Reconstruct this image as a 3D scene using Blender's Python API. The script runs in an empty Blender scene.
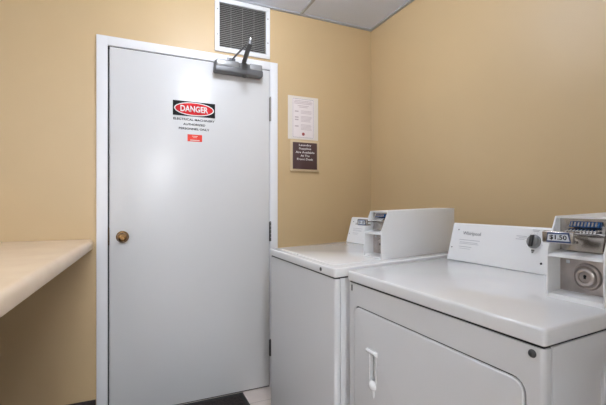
import bpy, bmesh, math, random
from mathutils import Vector, Matrix
random.seed(4)
SC = bpy.context.scene
COL = SC.collection
R = math.radians

# ------------------------------------------------------------------ materials
def mat(name, col, rough=.5, metal=0, emit=None, es=0, bump=0, bscale=200, coat=0, var=0, vscale=6, vcol=None, spec=.5, alpha=1, trans=0):
    m = bpy.data.materials.new(name); m.use_nodes = True
    nt = m.node_tree; b = nt.nodes['Principled BSDF']
    b.inputs['Base Color'].default_value = (*col, 1)
    b.inputs['Roughness'].default_value = rough
    b.inputs['Metallic'].default_value = metal
    b.inputs['Specular IOR Level'].default_value = spec
    b.inputs['Coat Weight'].default_value = coat
    b.inputs['Coat Roughness'].default_value = .08
    b.inputs['Transmission Weight'].default_value = trans
    if emit:
        b.inputs['Emission Color'].default_value = (*emit, 1); b.inputs['Emission Strength'].default_value = es
    tc = nt.nodes.new('ShaderNodeTexCoord')
    if var:
        n = nt.nodes.new('ShaderNodeTexNoise'); n.inputs['Scale'].default_value = vscale; n.inputs['Detail'].default_value = 5
        nt.links.new(tc.outputs['Object'], n.inputs['Vector'])
        r = nt.nodes.new('ShaderNodeMix'); r.data_type = 'RGBA'
        c2 = vcol or tuple(c*(1-var) for c in col)
        r.inputs[6].default_value = (*col, 1); r.inputs[7].default_value = (*c2, 1)
        mr = nt.nodes.new('ShaderNodeMapRange'); mr.inputs[1].default_value = .35; mr.inputs[2].default_value = .65
        nt.links.new(n.outputs[0], mr.inputs[0]); nt.links.new(mr.outputs[0], r.inputs[0])
        nt.links.new(r.outputs[2], b.inputs['Base Color'])
    if bump:
        n = nt.nodes.new('ShaderNodeTexNoise'); n.inputs['Scale'].default_value = bscale; n.inputs['Detail'].default_value = 3
        nt.links.new(tc.outputs['Object'], n.inputs['Vector'])
        bp = nt.nodes.new('ShaderNodeBump'); bp.inputs['Strength'].default_value = bump; bp.inputs['Distance'].default_value = .002
        nt.links.new(n.outputs[0], bp.inputs['Height']); nt.links.new(bp.outputs[0], b.inputs['Normal'])
    return m

M = {}
M['wall'] = mat('tan_wall_paint', (.61, .447, .248), .45, bump=.12, bscale=160, var=.03, vscale=2.5)
M['plain_wall'] = mat('neutral_bounce_paint', (.68, .71, .74), .5, bump=.1, bscale=160)  # unseen walls made pale so the light they bounce stays neutral
M['door'] = mat('white_door_paint', (.68, .68, .68), .29, bump=.05, bscale=60)
M['trim'] = mat('white_trim_paint', (.82, .825, .845), .38, bump=.04, bscale=80)
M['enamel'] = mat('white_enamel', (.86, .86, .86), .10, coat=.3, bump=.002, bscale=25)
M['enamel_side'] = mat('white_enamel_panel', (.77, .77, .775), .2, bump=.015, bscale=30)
M['panel'] = mat('white_console_plastic', (.88, .88, .88), .3)
M['grey_print'] = mat('grey_print', (.18, .18, .20), .5)
M['faint_print'] = mat('faint_grey_print', (.55, .55, .57), .5)
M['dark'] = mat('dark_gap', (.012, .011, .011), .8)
M['black'] = mat('black_print', (.010, .010, .011), .6, spec=.2)
M['white'] = mat('white_print', (.85, .85, .85), .45)
M['emblem'] = mat('dark_red_emblem_print', (.30, .06, .06), .5)
M['grid'] = mat('grey_ceiling_grid', (.42, .44, .48), .5)
M['red'] = mat('red_print', (.62, .015, .02), .5, spec=.2)
M['orange_red'] = mat('orange_red_print', (.80, .045, .02), .4)
M['closer'] = mat('charcoal_painted_metal', (.12, .12, .123), .4, metal=.2)
M['closer_cover'] = mat('grey_cover_metal', (.30, .30, .30), .35, metal=.3)
M['steel'] = mat('brushed_steel', (.46, .43, .40), .22, metal=.95, var=.25, vscale=40)
M['plate_steel'] = mat('coin_plate_steel', (.60, .54, .51), .28, metal=.9, var=.2, vscale=30)
M['chrome'] = mat('chrome', (.75, .75, .76), .1, metal=1)
M['dark_steel'] = mat('dark_steel', (.10, .10, .10), .35, metal=.8)
M['brass'] = mat('antique_brass', (.30, .17, .07), .25, metal=1, var=.5, vscale=60)
M['dark_brass'] = mat('dark_bronze', (.06, .04, .02), .35, metal=.9)
M['hinge'] = mat('hinge_metal', (.30, .29, .27), .4, metal=.8)
M['blue'] = mat('blue_plastic', (.008, .065, .22), .25)
M['blue_dark'] = mat('blue_label', (.02, .05, .16), .3)
M['label'] = mat('pale_label', (.72, .76, .80), .35)
M['paper'] = mat('notice_paper', (.84, .77, .76), .35)
M['laminate_film'] = mat('laminate_film', (.82, .76, .68), .2)
M['pink_print'] = mat('pink_grey_print', (.55, .46, .47), .6)
M['brown'] = mat('brown_sign_plastic', (.085, .045, .045), .35)
M['acrylic'] = mat('acrylic_holder', (.66, .53, .35), .12)
M['counter'] = mat('beige_laminate', (.86, .68, .48), .3, var=.1, vscale=9, vcol=(.80, .61, .42))
M['base'] = mat('dark_brown_vinyl', (.016, .008, .006), .5)
M['vent'] = mat('vent_paint', (.80, .81, .83), .4)
M['louver'] = mat('grey_louver_metal', (.40, .39, .37), .45)
M['duct'] = mat('duct_dark', (.09, .085, .08), .8)
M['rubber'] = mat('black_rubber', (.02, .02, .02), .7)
M['knob_grey'] = mat('grey_knob_metal', (.26, .26, .26), .35, metal=.5)
M['globe'] = mat('lit_glass_globe', (.9, .9, .9), .3, emit=(.92, .965, 1.04), es=180)

M['fill_diffuser'] = mat('fill_panel_glow', (.9, .9, .9), .4, emit=(.945, .97, 1.01), es=74)  # glow of the added fill panels
# ceiling tiles
m = mat('ceiling_tile', (.76, .82, .95), .9, bump=.5, bscale=300, var=.06, vscale=180); M['ceiling'] = m
# floor: pinkish beige vinyl tiles
m = bpy.data.materials.new('beige_vinyl_tile'); m.use_nodes = True; nt = m.node_tree; b = nt.nodes['Principled BSDF']
tc = nt.nodes.new('ShaderNodeTexCoord'); br = nt.nodes.new('ShaderNodeTexBrick'); br.offset = 0
br.inputs['Scale'].default_value = 1; br.inputs['Brick Width'].default_value = .305; br.inputs['Row Height'].default_value = .305
br.inputs['Mortar Size'].default_value = .0015; br.inputs['Color1'].default_value = (.86, .77, .72, 1); br.inputs['Color2'].default_value = (.82, .73, .68, 1)
br.inputs['Mortar'].default_value = (.4, .34, .3, 1)
ns = nt.nodes.new('ShaderNodeTexNoise'); ns.inputs['Scale'].default_value = 14; ns.inputs['Detail'].default_value = 6
mx = nt.nodes.new('ShaderNodeMix'); mx.data_type = 'RGBA'; mx.blend_type = 'MULTIPLY'; mx.inputs[0].default_value = .25
nt.links.new(tc.outputs['Object'], br.inputs['Vector']); nt.links.new(tc.outputs['Object'], ns.inputs['Vector'])
nt.links.new(br.outputs[0], mx.inputs[6]); nt.links.new(ns.outputs[0], mx.inputs[7]); nt.links.new(mx.outputs[2], b.inputs['Base Color'])
b.inputs['Roughness'].default_value = .4; M['floor'] = m
# mat: ribbed dark carpet
m = bpy.data.materials.new('ribbed_dark_carpet'); m.use_nodes = True; nt = m.node_tree; b = nt.nodes['Principled BSDF']
tc = nt.nodes.new('ShaderNodeTexCoord'); vo = nt.nodes.new('ShaderNodeTexVoronoi'); vo.inputs['Scale'].default_value = 90
cr = nt.nodes.new('ShaderNodeValToRGB'); cr.color_ramp.elements[0].color = (.055, .035, .032, 1); cr.color_ramp.elements[1].color = (.008, .007, .007, 1); cr.color_ramp.elements[1].position = .7
nt.links.new(tc.outputs['Object'], vo.inputs['Vector']); nt.links.new(vo.outputs['Distance'], cr.inputs[0]); nt.links.new(cr.outputs[0], b.inputs['Base Color'])
b.inputs['Roughness'].default_value = .95; M['mat'] = m

# ------------------------------------------------------------------ mesh helpers
def bev(bm, edges, w, seg=3):
    if edges and w > 0:
        bmesh.ops.bevel(bm, geom=list(edges), offset=w, segments=seg, profile=.5, affect='EDGES', clamp_overlap=True)

def merge(dst, src, mtx=None):
    me = bpy.data.meshes.new('tmp'); src.to_mesh(me); src.free()
    if mtx is not None: me.transform(mtx)
    dst.from_mesh(me); bpy.data.meshes.remove(me)

def box(bm, a, b, bevel=0, seg=2, vert=0, vseg=5, mtx=None):
    """box from corner a to corner b, optional rounding of vertical edges, then of all edges"""
    t = bmesh.new(); bmesh.ops.create_cube(t, size=1)
    for v in t.verts:
        for i in range(3): v.co[i] = a[i] + (v.co[i]+.5)*(b[i]-a[i])
    if vert:
        bev(t, [e for e in t.edges if abs(e.verts[0].co.z-e.verts[1].co.z) > 1e-6 and abs(e.verts[0].co.x-e.verts[1].co.x) < 1e-6], vert, vseg)
    if bevel:
        t.normal_update()
        bev(t, [e for e in t.edges if len(e.link_faces) == 2 and e.calc_face_angle() > R(40)], bevel, seg)
    merge(bm, t, mtx)

def prism(bm, pts, axis, lo, hi, bevel=0, seg=2, mtx=None):
    """extrude a 2-D outline along an axis; pts are (x,z) for 'y', (y,z) for 'x', (x,y) for 'z'"""
    t = bmesh.new()
    def P(p, h): return {'y': (p[0], h, p[1]), 'x': (h, p[0], p[1]), 'z': (p[0], p[1], h)}[axis]
    A = [t.verts.new(P(p, lo)) for p in pts]; B = [t.verts.new(P(p, hi)) for p in pts]
    n = len(pts); t.faces.new(A); t.faces.new(B[::-1])
    for i in range(n): t.faces.new((A[i], B[i], B[(i+1) % n], A[(i+1) % n]))
    bmesh.ops.recalc_face_normals(t, faces=t.faces)
    if bevel: bev(t, [e for e in t.edges if e.calc_face_angle() > R(25)], bevel, seg)
    merge(bm, t, mtx)

def rrect(x0, z0, x1, z1, r, n=6):
    p = []
    for cx, cz, a0 in ((x1-r, z1-r, 0), (x0+r, z1-r, 90), (x0+r, z0+r, 180), (x1-r, z0+r, 270)):
        for k in range(n+1):
            a = R(a0+90*k/n); p.append((cx+r*math.cos(a), cz+r*math.sin(a)))
    return p

def ell(cx, cz, rx, rz, n=48): return [(cx+rx*math.cos(2*math.pi*k/n), cz+rz*math.sin(2*math.pi*k/n)) for k in range(n)]

def lathe(bm, prof, c, axis, n=32):
    """revolve (radius, height) profile about axis direction through c"""
    ax = Vector(axis).normalized(); u = ax.orthogonal().normalized(); w = ax.cross(u)
    t = bmesh.new(); rings = []
    for r, h in prof:
        if r < 1e-6: rings.append([t.verts.new(Vector(c)+ax*h)])
        else: rings.append([t.verts.new(Vector(c)+ax*h+u*(r*math.cos(2*math.pi*k/n))+w*(r*math.sin(2*math.pi*k/n))) for k in range(n)])
    for a, b in zip(rings, rings[1:]):
        for k in range(n):
            j = (k+1) % n
            if len(a) == 1 and len(b) == 1: continue
            if len(a) == 1: t.faces.new((a[0], b[k], b[j]))
            elif len(b) == 1: t.faces.new((a[k], a[j], b[0]))
            else: t.faces.new((a[k], a[j], b[j], b[k]))
    for rr in (rings[0], rings[-1]):
        if len(rr) > 1: t.faces.new(rr)
    bmesh.ops.recalc_face_normals(t, faces=t.faces); merge(bm, t)

def bar(bm, p0, p1, w, h, bevel=0):
    """rectangular bar between two points; w sideways, h vertical"""
    p0, p1 = Vector(p0), Vector(p1); d = p1-p0; L = d.length; d.normalize()
    s = d.cross(Vector((0, 0, 1))); s.normalize(); u = s.cross(d)
    mx_ = Matrix(((s.x, d.x, u.x, p0.x), (s.y, d.y, u.y, p0.y), (s.z, d.z, u.z, p0.z), (0, 0, 0, 1)))
    box(bm, (-w/2, 0, -h/2), (w/2, L, h/2), bevel, mtx=mx_)

def obj(name, bm, m, parent=None, smooth=True, loc=None, **props):
    me = bpy.data.meshes.new(name); bm.to_mesh(me); bm.free()
    for q in (m if isinstance(m, list) else [m]): me.materials.append(q)
    if smooth:
        for p in me.polygons: p.use_smooth = True
        try: me.set_sharp_from_angle(angle=R(35))
        except Exception: pass
    o = bpy.data.objects.new(name, me); COL.objects.link(o)
    if parent is not None: o.parent = parent
    if loc: o.location = loc
    for k, v in props.items(): o[k] = v
    return o

def thing(name, label, cat, loc=(0, 0, 0), rz=0, group=None):
    o = bpy.data.objects.new(name, None); COL.objects.link(o); o.location = loc; o.rotation_euler = (0, 0, rz)
    o.empty_display_size = .1; o['label'] = label; o['category'] = cat
    if group: o['group'] = group
    return o

def boolean(o, cutter_bm):
    me = bpy.data.meshes.new('cut'); cutter_bm.to_mesh(me); cutter_bm.free()
    c = bpy.data.objects.new('cut', me); COL.objects.link(c)
    par = o.parent
    o.parent = None
    md = o.modifiers.new('b', 'BOOLEAN'); md.operation = 'DIFFERENCE'; md.object = c; md.solver = 'EXACT'
    bpy.context.view_layer.update()
    dg = bpy.context.evaluated_depsgraph_get()
    nm = bpy.data.meshes.new_from_object(o.evaluated_get(dg)); o.modifiers.clear()
    o.data = nm; bpy.data.objects.remove(c); o.parent = par
    for p in nm.polygons: p.use_smooth = True
    try: nm.set_sharp_from_angle(angle=R(35))
    except Exception: pass

def text(name, s, m, parent, origin, right, up, width=None, height=None, bold=0, depth=.0004, align='CENTER', space=1.0, line=1.0):
    """lettering as a thin mesh; origin = centre of the block, right/up = directions of writing"""
    cu = bpy.data.curves.new(name, 'FONT'); cu.body = s; cu.size = 1; cu.align_x = align; cu.extrude = 0; cu.offset = bold
    cu.space_character = space; cu.space_line = line; cu.resolution_u = 3
    t = bpy.data.objects.new(name, cu); COL.objects.link(t); bpy.context.view_layer.update()
    me = bpy.data.meshes.new_from_object(t.evaluated_get(bpy.context.evaluated_depsgraph_get()))
    bpy.data.objects.remove(t)
    xs = [v.co.x for v in me.vertices]; ys = [v.co.y for v in me.vertices]
    cx, cy = (min(xs)+max(xs))/2, (min(ys)+max(ys))/2; W, H = max(xs)-min(xs), max(ys)-min(ys)
    sx = width/W if width else None; sy = height/H if height else None
    sx = sx or sy; sy = sy or sx
    r, u = Vector(right).normalized(), Vector(up).normalized(); n = r.cross(u); o0 = Vector(origin)+n*depth
    for v in me.vertices:
        v.co = o0 + r*((v.co.x-cx)*sx) + u*((v.co.y-cy)*sy)
    bm = bmesh.new(); bm.from_mesh(me); bpy.data.meshes.remove(me)
    g = bmesh.ops.extrude_face_region(bm, geom=bm.faces[:])
    for e in g['geom']:
        if isinstance(e, bmesh.types.BMVert): e.co -= n*depth*.9
    bmesh.ops.recalc_face_normals(bm, faces=bm.faces)
    return obj(name, bm, m, parent, smooth=False)

def new(): return bmesh.new()
def setting(o): o['kind'] = 'structure'; return o

# ------------------------------------------------------------------ room shell
XL, XR, YB, YD, H = -.82, 1.562, -3.2, 2.284, 2.383
bm = new(); box(bm, (XL-.1, YB-.1, -.06), (XR+.1, YD+.6, 0)); setting(obj('floor', bm, M['floor']))
bm = new(); box(bm, (XL-.1, YB-.1, H), (XR+.1, YD+.1, H+.05)); setting(obj('ceiling', bm, M['ceiling']))
bm = new(); box(bm, (XL-.1, YB-.1, 0), (XL, YD, H)); setting(obj('wall_left', bm, M['plain_wall']))
bm = new(); box(bm, (XR, YB-.1, 0), (XR+.1, YD+.1, H)); setting(obj('wall_right', bm, M['wall']))
bm = new(); box(bm, (XL, YB-.1, 0), (XR, YB, H)); setting(obj('wall_front', bm, M['plain_wall']))
bm = new()
box(bm, (XL-.1, YD, 0), (-.150, YD+.1, H)); box(bm, (.835, YD, 0), (XR, YD+.1, H)); box(bm, (-.150, YD, 2.025), (.475, YD+.1, H))
box(bm, (.783, YD, 2.025), (.835, YD+.1, H)); box(bm, (.475, YD, 2.025), (.783, YD+.1, 2.07)); box(bm, (.475, YD+.08, 2.07), (.783, YD+.1, H))
w = setting(obj('wall_back', bm, M['wall'], smooth=False))

bm = new(); box(bm, (.30, -.42, 0), (XR, -.22, H)); setting(obj('wall_light_block', bm, M['plain_wall']))  # unseen stub wall added to keep rear light off the dryer side

# ceiling grid
bm = new()
for x in (-.211, .399, 1.009): box(bm, (x-.009, YB if x < .3 else -.22, H-.006), (x+.009, YD, H))
for y in (-2.17, -.95, .27, 1.49):
    for a, b_ in ((XL, -.223), (-.199, .387 if y > -.3 else .30), (.411, .997), (1.021, XR)):
        if y < -.3 and a > .3: continue
        box(bm, (a, y-.012, H-.006), (b_, y+.012, H))
box(bm, (XR-.020, -.22, H-.007), (XR, YD, H)); box(bm, (XL, YB, H-.007), (XL+.02, YD, H))
box(bm, (XL+.02, YD-.020, H-.007), (XR-.020, YD, H)); box(bm, (XL+.02, YB, H-.007), (.30, YB+.02, H))
setting(obj('trim_3', bm, M['grid'], smooth=False))

# baseboards
def baseb(name, a, b):
    bm = new(); box(bm, a, b, .003); return setting(obj(name, bm, M['base']))
baseb('baseboard_back', (XL+.018, YD-.010, 0), (-.164, YD, .122))
baseb('baseboard_back_right', (.853, YD-.010, 0), (XR-.012, YD, .122))
baseb('baseboard_left', (XL, YB+.01, 0), (XL+.010, -2.25, .122))
baseb('baseboard_right', (XR-.010, -.22, 0), (XR, YD-.001, .122))
baseb('baseboard_front', (XL+.012, YB, 0), (XR-.012, YB+.010, .122))

# door frame
bm = new()
FY = 2.269
def jamb(bm, x0, x1, z0, z1): box(bm, (x0, FY, z0), (x1, YD+.10, z1), .0025)
jamb(bm, -.161, -.108, 0, 2.038); jamb(bm, .800, .850, 0, 2.038); box(bm, (-.110, FY, 1.989), (.802, YD+.10, 2.038), .0025)
box(bm, (-.109, 2.322, 0), (-.090, 2.345, 1.99)); box(bm, (.785, 2.322, 0), (.801, 2.345, 1.99)); box(bm, (-.109, 2.322, 1.97), (.801, 2.345, 1.99))
fr = setting(obj('trim_1', bm, M['trim']))
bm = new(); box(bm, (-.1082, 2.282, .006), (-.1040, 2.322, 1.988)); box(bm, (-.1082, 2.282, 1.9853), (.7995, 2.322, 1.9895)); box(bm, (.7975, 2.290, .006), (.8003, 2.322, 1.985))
obj('gap_shade', bm, M['rubber'], fr, smooth=False)  # black strips added to paint the shade inside the door gaps
bm = new(); box(bm, (-.107, 2.29, 0), (.799, 2.38, .005)); setting(obj('trim_2', bm, M['dark_steel']))

# door slab with knob, hinges, strike
bm = new(); box(bm, (-.0990, 2.274, .012), (.7965, 2.318, 1.984), .0018)
door = setting(obj('door_1', bm, M['door']))
bm = new()
lathe(bm, [(0, 0), (.030, 0), (.032, .003), (.029, .007), (.017, .010), (.011, .016), (.010, .030), (.014, .036), (.023, .042), (.0255, .050), (.024, .059), (.019, .066), (.011, .0685), (.0105, .066), (.0085, .066), (.0085, .069), (0, .069)], (-.037, 2.274, .972), (0, -1, 0), 40)
obj('door_knob', bm, M['brass'], door)
bm = new(); box(bm, (-.106, 2.2685, .930), (-.1005, 2.2765, 1.024), .001); obj('latch_plate', bm, M['dark_brass'], door)
for z0, z1 in ((1.667, 1.815), (.917, 1.037), (.20, .30)):
    bm = new()
    n = 5; L = (z1-z0)/n
    for k in range(n): lathe(bm, [(0, 0), (.0055, 0), (.0055, L-.0015), (0, L-.0015)], (.799, 2.2655, z0+k*L), (0, 0, 1), 16)
    lathe(bm, [(0, 0), (.0035, 0), (.0045, .003), (0, .006)], (.799, 2.2655, z1), (0, 0, 1), 12)
    box(bm, (.793, 2.2725, z0), (.798, 2.2745, z1)); 
    obj('hinge', bm, M['hinge'] if z0 > 1.5 else M['dark_steel'], door)

# ------------------------------------------------------------------ return air grille above the door
vent = thing('air_vent', 'white framed return air grille with dark louvers above the door', 'vent', (.6285, YD, 2.055))
vx, vz = .6285, 2.055
bm = new()
x0, x1, z0, z1 = -.1715, .1715, .002, .322
fw = .027
for a, b_ in (((x0, z0), (x1, z0+fw)), ((x0, z1-fw), (x1, z1)), ((x0, z0+fw), (x0+fw, z1-fw)), ((x1-fw, z0+fw), (x1, z1-fw))):
    box(bm, (a[0], -.011, a[1]), (b_[0], 0, b_[1]), .0015)
for s in (-1, 1):
    pass
obj('frame', bm, M['vent'], vent)
bm = new()
nb = 24; zz0, zz1 = z0+fw, z1-fw; p = (zz1-zz0)/nb
for k in range(nb):
    z = zz0+p*(k+.5)
    prism(bm, [(.004, z+p*.34), (.0055, z+p*.46), (-.0065, z-p*.10), (-.008, z-p*.40)], 'x', x0+fw, x1-fw)
for k in range(1, 4):
    x = x0+fw+(x1-x0-2*fw)*k/4; box(bm, (x-.0007, .005, zz0), (x+.0007, .008, zz1))
lv = obj('louver', bm, M['louver'], vent, smooth=False)
bm = new(); box(bm, (-.150, .03, .02), (.150, .034, .318)); obj('duct', bm, M['duct'], vent)
for sx in (-1, 1):
    for z in (.10, .25):
        bm = new(); lathe(bm, [(.004, 0), (.0035, .0015), (0, .002)], (sx*.157, -.011, z), (0, -1, 0), 12); obj('screw', bm, M['hinge'], vent)

# ------------------------------------------------------------------ door closer
clo = thing('door_closer', 'charcoal overhead door closer with folded arm at top of white door', 'door closer', (.590, 2.2735, 1.917))
bm = new()
box(bm, (-.146, -.062, 0), (.146, 0, .040), .010, 4); box(bm, (-.144, -.056, .020), (.144, -.001, .069), .012, 4)
lathe(bm, [(.014, 0), (.014, .006), (.010, .009), (0, .009)], (.035, -.034, .0005), (0, 0, -1), 20)
obj('body', bm, M['closer'], clo)
for a, b_ in ((-.136, -.004), (.062, .140)):
    bm = new(); box(bm, (a, -.0605, .034), (b_, -.010, .0715), .006, 3); obj('cover', bm, M['closer_cover'], clo)
bm = new(); lathe(bm, [(.020, 0), (.020, .010), (.012, .014), (.012, .030), (0, .030)], (.034, -.030, .064), (0, 0, 1), 24)
obj('pinion', bm, M['closer'], clo)
bm = new(); e = Vector((-.005, -.290, .090))
bar(bm, (.034, -.030, .084), e,   .026, .008, .002); lathe(bm, [(.013, 0), (.013, .010), (0, .010)], (.034, -.030, .080), (0, 0, 1), 20)
obj('main_arm', bm, M['closer'], clo)
bm = new(); bar(bm, (-.009, -.290, .099), (-.037, -.018, .092), .009, .008, .002); lathe(bm, [(.011, 0), (.011, .008), (0, .008)], (-.037, -.018, .089), (0, 0, 1), 20)
obj('forearm', bm, M['closer'], clo)
bm = new(); lathe(bm, [(.012, 0), (.012, .022), (.009, .025), (0, .025)], (-.006, -.290, .082), (0, 0, 1), 20)
obj('elbow', bm, M['closer'], clo)
bm = new(); lathe(bm, [(.0075, 0), (.0075, .009), (.006, .011), (0, .011)], (-.003, -.291, .107), (0, 0, 1), 16); obj('elbow_screw', bm, M['chrome'], clo)
bm = new(); box(bm, (-.062, -.0065, .082), (-.012, -.0045, .106), .001); box(bm, (-.055, -.030, .081), (-.020, -.005, .090), .002)
obj('bracket', bm, M['closer'], clo)

# ------------------------------------------------------------------ signs
DS = 2.2738
sg = thing('danger_sign', 'danger electrical machinery sign with red oval on white door', 'sign', (.3385, DS, 1.57))
bm = new(); box(bm, (-.1205, -.0012, .081), (.1205, 0, .169)); obj('backing', bm, M['door'], sg, smooth=False)
bm = new(); box(bm, (-.1185, -.0018, .083), (.1185, -.0012, .167)); obj('header', bm, M['black'], sg, smooth=False)
bm = new(); prism(bm, ell(0, .125, .112, .0385), 'y', -.0024, -.0018); obj('oval_border', bm, M['white'], sg, smooth=False)
bm = new(); prism(bm, ell(0, .125, .106, .0335), 'y', -.0030, -.0024); obj('oval', bm, M['red'], sg, smooth=False)
X, Z, = (1, 0, 0), (0, 0, 1)
text('danger_text', 'DANGER', M['white'], sg, (0, -.0030, .125), X, Z, .156, .036, bold=.03)
text('warning_text', 'ELECTRICAL MACHINERY', M['black'], sg, (0, 0, .064), X, Z, .232, .0125, bold=.022)
text('warning_text', 'AUTHORIZED', M['black'], sg, (0, 0, .0365), X, Z, .124, .0125, bold=.022)
text('warning_text', 'PERSONNEL ONLY', M['black'], sg, (0, 0, .011), X, Z, .172, .0125, bold=.022)

st = thing('red_sticker', 'small orange red sticker below the danger sign on the door', 'sticker', (.341, DS, 1.509))
bm = new(); box(bm, (-.041, -.0012, 0), (.041, 0, .040)); obj('backing', bm, M['orange_red'], st, smooth=False)
bm = new()
for x0_, x1_, z_, h_ in ((-.016, .016, .029, .003), (-.011, .011, .022, .002), (-.026, .026, .005, .0045)): box(bm, (x0_, -.0016, z_), (x1_, -.0012, z_+h_))
obj('print', bm, M['laminate_film'], st, smooth=False)

nt_ = thing('paper_notice', 'laminated white paper notice with small red emblem on tan wall', 'notice', (1.0325, YD, 1.570))
bm = new(); box(bm, (-.108, -.0014, 0), (.108, 0, .281)); obj('laminate', bm, M['laminate_film'], nt_, smooth=False)
bm = new(); box(bm, (-.079, -.0020, .009), (.078, -.0014, .268)); obj('sheet', bm, M['paper'], nt_, smooth=False)
bm = new()
for a, b_ in (((-.074, .013), (.073, .0145)), ((-.074, .263), (.073, .2645)), ((-.074, .013), (-.0728, .2645)), ((.0718, .013), (.073, .2645))): box(bm, (a[0], -.0024, a[1]), (b_[0], -.002, b_[1]))
obj('border_print', bm, M['grey_print'], nt_, smooth=False)
bm = new()
for z, a, b_ in ((.250, -.062, .060), (.241, -.066, .066), (.232, -.066, .064), (.218, -.04, .04), (.209, -.03, .03)):
    box(bm, (a, -.0024, z), (b_, -.002, z+.0035))
for z in [.186, .178, .170, .150, .142, .134, .126, .118, .096, .088, .080, .072, .064]:
    box(bm, (-.018, -.0024, z), (.062-random.random()*.012, -.002, z+.0028))
for z in (.178, .140, .124, .082): box(bm, (-.060, -.0024, z), (-.034, -.002, z+.008))
obj('print', bm, M['pink_print'], nt_, smooth=False)
bm = new(); prism(bm, ell(0, .036, .0115, .0115, 4), 'y', -.0026, -.002); prism(bm, rrect(-.009, .027, .009, .045, .004), 'y', -.0025, -.002)
obj('emblem', bm, M['emblem'], nt_, smooth=False)

bs = thing('supplies_sign', 'dark brown laundry supplies sign in acrylic holder below paper notice', 'sign', (1.044, YD, 1.363))
bm = new(); box(bm, (-.103, -.003, .004), (.103, 0, .202), .001); box(bm, (-.103, -.014, 0), (.103, 0, .004), .001)
obj('holder', bm, M['acrylic'], bs)
bm = new(); box(bm, (-.087, -.006, .014), (.087, -.003, .188), .0008); obj('plaque', bm, M['brown'], bs)
for i, (s, w_) in enumerate((('Laundry', .088), ('Supplies', .088), ('Are Available', .136), ('At The', .066), ('Front Desk', .116))):
    text('sign_text', s, M['white'], bs, (0, -.006, .169-i*.0225), X, Z, w_, .0165 if i in (0, 1) else .0135, bold=.02)

# ------------------------------------------------------------------ counter along left wall
bm = new()
T0, T1 = .909, .964
e0, e1 = Vector((-.176, YD-.004)), Vector((-.390, -2.2))
# outline across the edge: rounded nose
prof = [(0, T0), (0, T0)]
cs = [(-.012, T0), (-.004, T0+.003), (0, T0+.011), (0, T1-.020), (-.0025, T1-.011), (-.009, T1-.0035), (-.018, T1)]
va = []; vb = []
t = bmesh.new()
for off, z in cs: va.append(t.verts.new((e0.x+off, e0.y, z))); vb.append(t.verts.new((e1.x+off, e1.y, z)))
va.append(t.verts.new((XL+.001, e0.y, T1))); vb.append(t.verts.new((XL+.001, e1.y, T1)))
va.append(t.verts.new((XL+.001, e0.y, T0))); vb.append(t.verts.new((XL+.001, e1.y, T0)))
n = len(va); t.faces.new(va); t.faces.new(vb[::-1])
for i in range(n): t.faces.new((va[i], vb[i], vb[(i+1) % n], va[(i+1) % n]))
bmesh.ops.recalc_face_normals(t, faces=t.faces); merge(bm, t)
cn = thing('countertop', 'beige laminate folding counter with rounded edge left of the door', 'counter', (-.5, .6, T0))
o = obj('top', bm, M['counter'], cn); o.location = (.5, -.6, -T0)
for y, xe in ((-2.18, -.46), (-.6, -.36), (.78, -.28)):  # unseen supports added, also blocking rear light under the counter
    bm = new(); box(bm, (XL+.001, y-.01, 0), (xe, y+.01, T0+.001), .001)
    o = obj('light_block_support', bm, M['base'], cn); o.location = (.5, -.6, -T0)
bm = new(); box(bm, (XL+.001, .791, 0), (XL+.016, YD-.012, T0+.001), .001); o = obj('under_counter_shade', bm, M['base'], cn); o.location = (.5, -.6, -T0)  # unseen dark panel added to deepen the shade below the counter

# ------------------------------------------------------------------ mat
bm = new(); box(bm, (-.45, -.29, 0), (.45, .29, .008), .003)
fm = thing('floor_mat', 'dark brown entrance mat on the floor in front of the door', 'mat', (.170, 1.972, .0005))
obj('carpet', bm, M['mat'], fm)
bm = new()
for a, b_ in (((-.452, .27), (.452, .293)), ((-.452, -.293), (.452, -.27)), ((-.452, -.27), (-.428, .27)), ((.428, -.27), (.452, .27))): box(bm, (a[0], a[1], 0), (b_[0], b_[1], .0095), .002)
obj('border', bm, M['rubber'], fm)

# ------------------------------------------------------------------ washer / dryer
SL = .0437
def shear(o, thr):
    for v in o.data.vertices:
        if v.co.z > thr: v.co.z += SL*max(v.co.x, 0)

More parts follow.
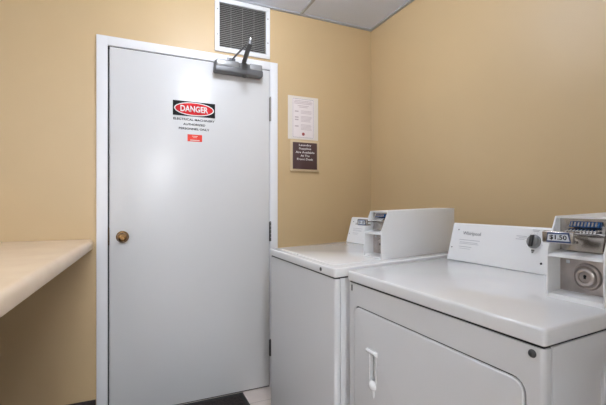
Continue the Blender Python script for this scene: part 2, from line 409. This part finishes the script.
def coin_box(root, u0, w0, z0, text_on=True):
    """coin meter: u0 front depth, w0 near side, z0 base height (local machine coordinates)"""
    W = .125
    def T(u, w, h): return (u0+u, w0+w, z0+h)
    bm = new(); th = .0045
    side = [(0, .0), (0, .113), (.033, .192), (.385, .204), (.385, SL*.385), (.02, SL*.02)]
    P = [(u0+a, z0+b_) for a, b_ in side]
    prism(bm, P, 'y', w0, w0+th, .0012); prism(bm, P, 'y', w0+W-th, w0+W, .0012)
    top = [(.033, .192), (.385, .204), (.385, .198), (.034, .187)]
    prism(bm, [(u0+a, z0+b_) for a, b_ in top], 'y', w0+th*.5, w0+W-th*.5)
    body = [(.052, .004), (.052, .192), (.385, .203), (.385, SL*.385)]
    prism(bm, [(u0+a, z0+b_) for a, b_ in body], 'y', w0+th*.5, w0+W-th*.5)
    # bottom lip and divider shelf
    prism(bm, [(u0, z0), (u0+.055, z0+.003), (u0+.055, z0+.016), (u0+.002, z0+.010)], 'y', w0+th*.5, w0+W-th*.5)
    prism(bm, [(u0, z0+.097), (u0+.055, z0+.095), (u0+.055, z0+.113), (u0+.003, z0+.104)], 'y', w0+th*.5, w0+W-th*.5, .001)
    cb = obj('coin_box', bm, M['panel'], root)
    # lock plate and lock
    bm = new(); box(bm, T(.046, th, .010), T(.0525, W-th, .095), .0008); obj('lock_plate', bm, M['plate_steel'], cb, label='brushed steel lock plate')
    bm = new(); c = T(.046, .060, .054)
    lathe(bm, [(.031, 0), (.031, .003), (.029, .006), (.026, .007), (.024, .004), (.0225, .004), (.021, .009), (.018, .0115), (.013, .012), (.012, .0095), (.009, .0095), (0, .0095)], c, (-1, 0, 0), 40)
    obj('lock', bm, M['plate_steel'], cb, label='round steel lock')
    bm = new(); box(bm, (c[0]-.0105, c[1]-.0022, c[2]-.004), (c[0]-.009, c[1]+.0022, c[2]+.005)); lathe(bm, [(.0035, 0), (0, .0015)], (c[0]-.0095, c[1], c[2]+.002), (-1, 0, 0), 12)
    obj('keyhole', bm, M['black'], cb)
    bm = new(); box(bm, T(.0445, .098, .080), T(.0465, .106, .088), .0005); obj('small_label', bm, M['label'], cb)
    # coin chute in the sloping upper opening
    bm = new()
    prism(bm, [(u0+.030, z0+.112), (u0+.052, z0+.108), (u0+.056, z0+.185), (u0+.050, z0+.185)], 'y', w0+.022, w0+.106, .001)
    box(bm, T(.046, th, .098), T(.0525, W-th, .189)); obj('coin_chute', bm, M['steel'], cb, label='steel coin chute')
    bm = new()
    prism(bm, [(u0+.034, z0+.167), (u0+.050, z0+.168), (u0+.052, z0+.1805), (u0+.040, z0+.1805)], 'y', w0+.030, w0+.094, .0015)
    obj('slot_plate', bm, M['blue'], cb, label='blue coin slot plate')
    for k in range(8):
        y = .0360+k*.0074; bm = new()
        prism(bm, [(u0+.0335, z0+.1695), (u0+.037, z0+.1695), (u0+.0405, z0+.1790), (u0+.037, z0+.1790)], 'y', w0+y-.0019, w0+y+.0019)
        obj('coin_slot', bm, M['steel'], cb)
    for k in range(9):
        y = .0325+k*.0074; bm = new()
        lathe(bm, [(0, 0), (.0034, 0), (.0040, .008), (.0030, .015), (0, .017)], T(.036, y, .161), (-1, 0, -.25), 12)
        obj('coin_pin', bm, M['chrome'], cb)
    bm = new()
    box(bm, T(.026, .016, .150), T(.045, .112, .155), .001)
    obj('slide_bar', bm, M['chrome'], cb, label='chrome slide bar')
    bm = new(); box(bm, T(-.044, .062, .146), T(.042, .092, .151), .0012); box(bm, T(-.046, .037, .133), T(-.036, .106, .160), .0045, 3)
    box(bm, T(-.041, .040, .134), T(-.020, .102, .140), .002)
    obj('slide_handle', bm, M['steel'], cb, label='steel coin slide handle')
    bm = new(); prism(bm, [(w0+.041, z0+.136), (w0+.093, z0+.1355), (w0+.091, z0+.157), (w0+.045, z0+.158)], 'x', u0-.0475, u0-.046, 0); obj('price_frame', bm, M['blue_dark'], cb)
    bm = new(); prism(bm, [(w0+.043, z0+.1395), (w0+.091, z0+.139), (w0+.089, z0+.1535), (w0+.047, z0+.1545)], 'x', u0-.048, u0-.0475, 0); obj('price_label', bm, M['label'], cb)
    if text_on: text('price_text', '$1.50', M['black'], cb, T(-.048, .067, .1465), (0, -1, 0), Z, .037, .0115, bold=.02)
    return cb

def machine(name, label, cat, x0, y0, W, Dp, ctrl_w0, meter_w0, kind):
    root = thing(name, label, cat, (x0, y0, 0))
    ztop = .915; zs = .881
    ins = .004
    # cabinet behind the wrapped front panel
    bm = new(); box(bm, (ins+.024, ins, .025), (Dp-.01, W-ins, zs-.005), .0012)
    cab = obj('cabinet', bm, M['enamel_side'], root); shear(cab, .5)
    if kind == 'dryer':
        bm = new(); prism(bm, rrect(.150, .10, .56, .838, .035), 'y', -.02, ins+.008); boolean(cab, bm)
        bm = new(); prism(bm, rrect(.195, .15, .53, .815, .03), 'y', ins+.001, ins+.010, .003); o = obj('side_embossing', bm, M['enamel_side'], root)
    bm = new(); box(bm, (ins, ins, .025), (.0245, W-ins, zs-.005), 0, vert=0)
    fp = bmesh.new(); fp.from_mesh((lambda me: (bm.to_mesh(me), me)[1])(bpy.data.meshes.new('t'))); bm.free()
    ed = [e for e in fp.edges if abs(e.verts[0].co.z-e.verts[1].co.z) > .1 and e.verts[0].co.x < ins+.001]
    bev(fp, ed, .010, 6)
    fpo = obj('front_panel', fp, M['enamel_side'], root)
    bm = new(); box(bm, (.03, .03, .012), (Dp-.03, W-.03, .03)); obj('toe_base', bm, M['dark'], root)
    for a in (.05, Dp-.06):
        for b_ in (.05, W-.05):
            bm = new(); lathe(bm, [(0, 0), (.018, 0), (.018, .008), (.008, .010), (.008, .014), (0, .014)], (a, b_, 0), Z, 16); obj('foot', bm, M['rubber'], root)
    # top panel, rises a little towards the back
    bm = new(); box(bm, (0, 0, zs), (Dp, W, ztop), .006, 4, vert=.010)
    tp = obj('top_panel', bm, M['enamel'], root); shear(tp, 0)
    bm = new(); box(bm, (.0085, .008, zs-.008), (Dp-.012, W-.008, zs+.002)); g = obj('top_gap_shade', bm, M['dark'], root); shear(g, 0)  # dark sheet standing in for the shadow line under the top
    zt = lambda x: ztop+SL*x
    # console
    cu = ctrl_u = Dp-.21 if False else (.4325 if kind == 'dryer' else .4555)
    ch = .139
    c0, c1 = ctrl_w0, W-(.027 if kind == 'dryer' else .012)
    zb = zt(cu)+.0005
    prof = [(cu, zb), (cu+.0370, zb+ch-.005), (cu+.0415, zb+ch), (cu+.072, zb+ch-.002), (cu+.16, zb+.03), (cu+.16, zt(cu+.16))]
    bm = new(); prism(bm, prof, 'y', c0, c1, .002, 3)
    cp = obj('control_panel', bm, M['panel'], root)
    up = Vector((.0370, 0, ch-.005)).normalized(); rt = Vector((0, -1, 0)); nr = rt.cross(up)
    def on(y, z): # point on console face at local y, height z above console base
        return Vector((cu, y, zb)) + up*(z/up.z) + nr*.0002
    def patch(name, y, z, w_, h_, m, d=.0006):
        bm = new(); c = on(y, z)
        mx_ = Matrix(((rt.x, up.x, nr.x, c.x), (rt.y, up.y, nr.y, c.y), (rt.z, up.z, nr.z, c.z), (0, 0, 0, 1)))
        if not isinstance(w_, list): w_ = [(0, 0, w_, h_)]
        for (a, b_, ww, hh) in w_: box(bm, (a-ww/2, b_-hh/2, 0), (a+ww/2, b_+hh/2, d), mtx=mx_)
        return obj(name, bm, m, cp, smooth=False)
    def screw(y, z, r=.0025, m='dark_steel'):
        bm = new(); lathe(bm, [(r, 0), (r*.9, .0012), (0, .0018)], on(y, z), nr, 14); obj('screw', bm, M[m], cp)
    # print and screws near the far end
    yl = c1
    screw(yl-.032, .114); screw(yl-.014, .047)
    text('brand_text', 'Whirlpool', M['grey_print'], cp, on(yl-.095, .101), rt, up, .080, .017, bold=.004)
    patch('fine_print', yl-.090, .078, [(0, 0, .092, .0022), (-.002, -.009, .080, .0018), (.0, -.014, .088, .0018), (-.014, -.026, .058, .002), (-.014, -.033, .05, .0015)], 0, M['faint_print'])
    if kind == 'dryer':
        ky, kz = .336, .094
        bm = new(); c = on(ky, kz)
        lathe(bm, [(.0215, 0), (.0215, .006), (.019, .008), (.018, .012), (.016, .013), (0, .013)], c, nr, 36)
        obj('knob', bm, M['knob_grey'], cp, label='grey cycle dial')
        patch('knob_grip', ky, kz, .009, .036, M['dark_steel'], .019)
        bm = new()
        for k in range(14):
            a = R(-40+k*20); q = c+rt*(math.cos(a)*.028)+up*(math.sin(a)*.028)
            lathe(bm, [(.0011, 0), (0, .0006)], q, nr, 8)
        obj('dial_marks', bm, M['faint_print'], cp)
        patch('dial_print', ky+.045, kz+.014, [(0, 0, .036, .002), (.006, -.005, .028, .0018), (-.004, -.010, .03, .0018)], 0, M['faint_print'])
        patch('dial_print', ky, kz+.036, [(0, 0, .024, .002), (0, -.004, .018, .0018)], 0, M['faint_print'])
        patch('dial_pointer', ky, kz-.027, [(0, 0, .010, .006), (0, -.006, .006, .004)], 0, M['knob_grey'])
        screw(ky-.033, .031, .0035, 'black')
    # coin box stands on the top panel
    u0 = .905-x0
    coin_box(root, u0, meter_w0, zt(u0)+.0003)
    return root, tp, fpo

# dryer
DX, DY = .690, .455
dr, dtop, dfp = machine('dryer', 'white coin operated dryer with front door and grey dial, nearest the camera', 'dryer', DX, DY, .700, .66, .141, .0145, 'dryer')
dy0, dy1, dz0, dz1 = .499-DY, 1.110-DY, .14, .801
bm = new(); prism(bm, rrect(dy0-.0045, dz0-.0045, dy1+.0045, dz1+.0045, .028), 'x', -.05, .10); boolean(dfp, bm)
bm = new(); prism(bm, rrect(dy0, dz0, dy1, dz1, .025), 'x', .0005, .0265, .0035, 4)
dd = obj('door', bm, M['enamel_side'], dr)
bm = new(); prism(bm, rrect(dy0-.0046, dz0-.0046, dy1+.0046, dz1+.0046, .028), 'x', .009, .0265); dsl = obj('door_gap_shade', bm, M['dark'], dr)  # dark ring standing in for the shade in the door gap
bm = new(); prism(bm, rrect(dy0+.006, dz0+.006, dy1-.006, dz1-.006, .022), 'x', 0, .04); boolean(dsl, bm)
bm = new(); prism(bm, rrect(.998-.016-DY, .594, .998+.017-DY, .674, .006), 'x', -.02, .017); boolean(dd, bm)
bm = new()
hy = .999-DY
# hood over the pull slot, slot surround and thumb rest below
prism(bm, [(.001, .672), (-.012, .682), (-.013, .688), (-.006, .691), (.001, .690)], 'y', hy-.024, hy+.024, .0015, 3)
for s in (-1, 1): box(bm, (-.002, hy+s*.018-.002, .592), (.002, hy+s*.018+.002, .675), .001)
box(bm, (.010, hy-.006, .598), (.0165, hy+.010, .672), .002)
hb = bmesh.new(); bmesh.ops.create_uvsphere(hb, u_segments=24, v_segments=14, radius=1)
merge(bm, hb, Matrix.Translation((.0, hy, .580)) @ Matrix.Diagonal((.012, .017, .016, 1)))
hb = bmesh.new(); bmesh.ops.create_uvsphere(hb, u_segments=24, v_segments=14, radius=1)
merge(bm, hb, Matrix.Translation((.0, hy-.002, .558)) @ Matrix.Diagonal((.004, .006, .018, 1)))
obj('handle', bm, M['enamel'], dd, label='recessed white door pull')
bm = new(); lathe(bm, [(.008, 0), (.008, .002), (.0065, .0045), (.004, .006), (0, .0065)], (.005, .482-DY, .862), (-1, 0, 0), 24); obj('bolt', bm, M['dark_steel'], dr)
bm = new(); lathe(bm, [(.003, 0), (.003, .002), (0, .003)], (.005, 1.128-DY, .868), (-1, 0, 0), 12); box(bm, (.003, 1.125-DY, .850), (.005, 1.131-DY, .866)); obj('bolt', bm, M['dark_steel'], dr)

# washer
WX, WY = .665, 1.200
wa, wtop, wfp = machine('washing_machine', 'white top loading coin washer standing between dryer and door', 'washing machine', WX, WY, .698, .66, .178, .052, 'washer')
bm = new(); box(bm, (.030, .055, .9125), (.430, .640, .9185), .0028, 3, vert=.03)
ld = obj('lid', bm, M['enamel'], wa); shear(ld, 0)
bm = new(); box(bm, (.026, .37, .9145), (.034, .40, .921), .002); obj('lid_tab', bm, M['enamel_side'], ld)
bm = new(); lathe(bm, [(.0075, 0), (.0075, .0015), (.005, .003), (0, .003)], (0, 1.307-WY, .898), (-1, 0, 0), 20); obj('lid_lock', bm, M['dark_steel'], wa)

# ------------------------------------------------------------------ ceiling lamp (out of frame, lights the room)
lp = thing('ceiling_lamp', 'small round frosted globe ceiling lamp above the machines', 'lamp', (.48, 1.44, H))
bm = new(); lathe(bm, [(0, 0), (.06, 0), (.06, .012), (.035, .016), (0, .016)], (0, 0, 0), (0, 0, -1), 32); obj('base', bm, M['vent'], lp)
bm = new(); t = bmesh.new(); bmesh.ops.create_uvsphere(t, u_segments=24, v_segments=16, radius=.055); merge(bm, t, Matrix.Translation((0, 0, -.066))); obj('globe', bm, M['globe'], lp)

for i, (y, lab) in enumerate(((-1.56, 'added flat fill light panel behind the camera, nearer one'), (-2.55, 'added flat fill light panel behind the camera, farther one'))):  # unseen fill panels added to brighten the door and room
    lp2 = thing('fill_light_panel', lab, 'lamp', (-.211+.01, y, H), group='added fill light panels behind the camera')
    bm = new()
    for a, b_ in (((-.29, -.30), (.29, -.27)), ((-.29, .27), (.29, .30)), ((-.29, -.27), (-.26, .27)), ((.26, -.27), (.29, .27))): box(bm, (a[0], a[1], -.02), (b_[0], b_[1], -.0065), .002)
    obj('frame', bm, M['vent'], lp2)
    bm = new(); box(bm, (-.259, -.269, -.016), (.259, .269, -.0066)); obj('fill_diffuser', bm, M['fill_diffuser'], lp2)

# ------------------------------------------------------------------ world, camera, view
wd = bpy.data.worlds.new('world'); SC.world = wd; wd.use_nodes = True
wd.node_tree.nodes['Background'].inputs[0].default_value = (.0, .0, .0, 1)
cd = bpy.data.cameras.new('camera'); cam = bpy.data.objects.new('camera', cd); COL.objects.link(cam); SC.camera = cam
cam.location = (0, 0, 1.143); cam.rotation_euler = (R(90), 0, R(-24.3))
cd.sensor_width = 36; cd.lens = 36*383/606; cd.shift_y = 2.5/606; cd.clip_start = .02
vs = SC.view_settings; vs.view_transform = 'Standard'; vs.look = 'None'; vs.gamma = 1; vs.use_curve_mapping = False; vs.exposure = .08
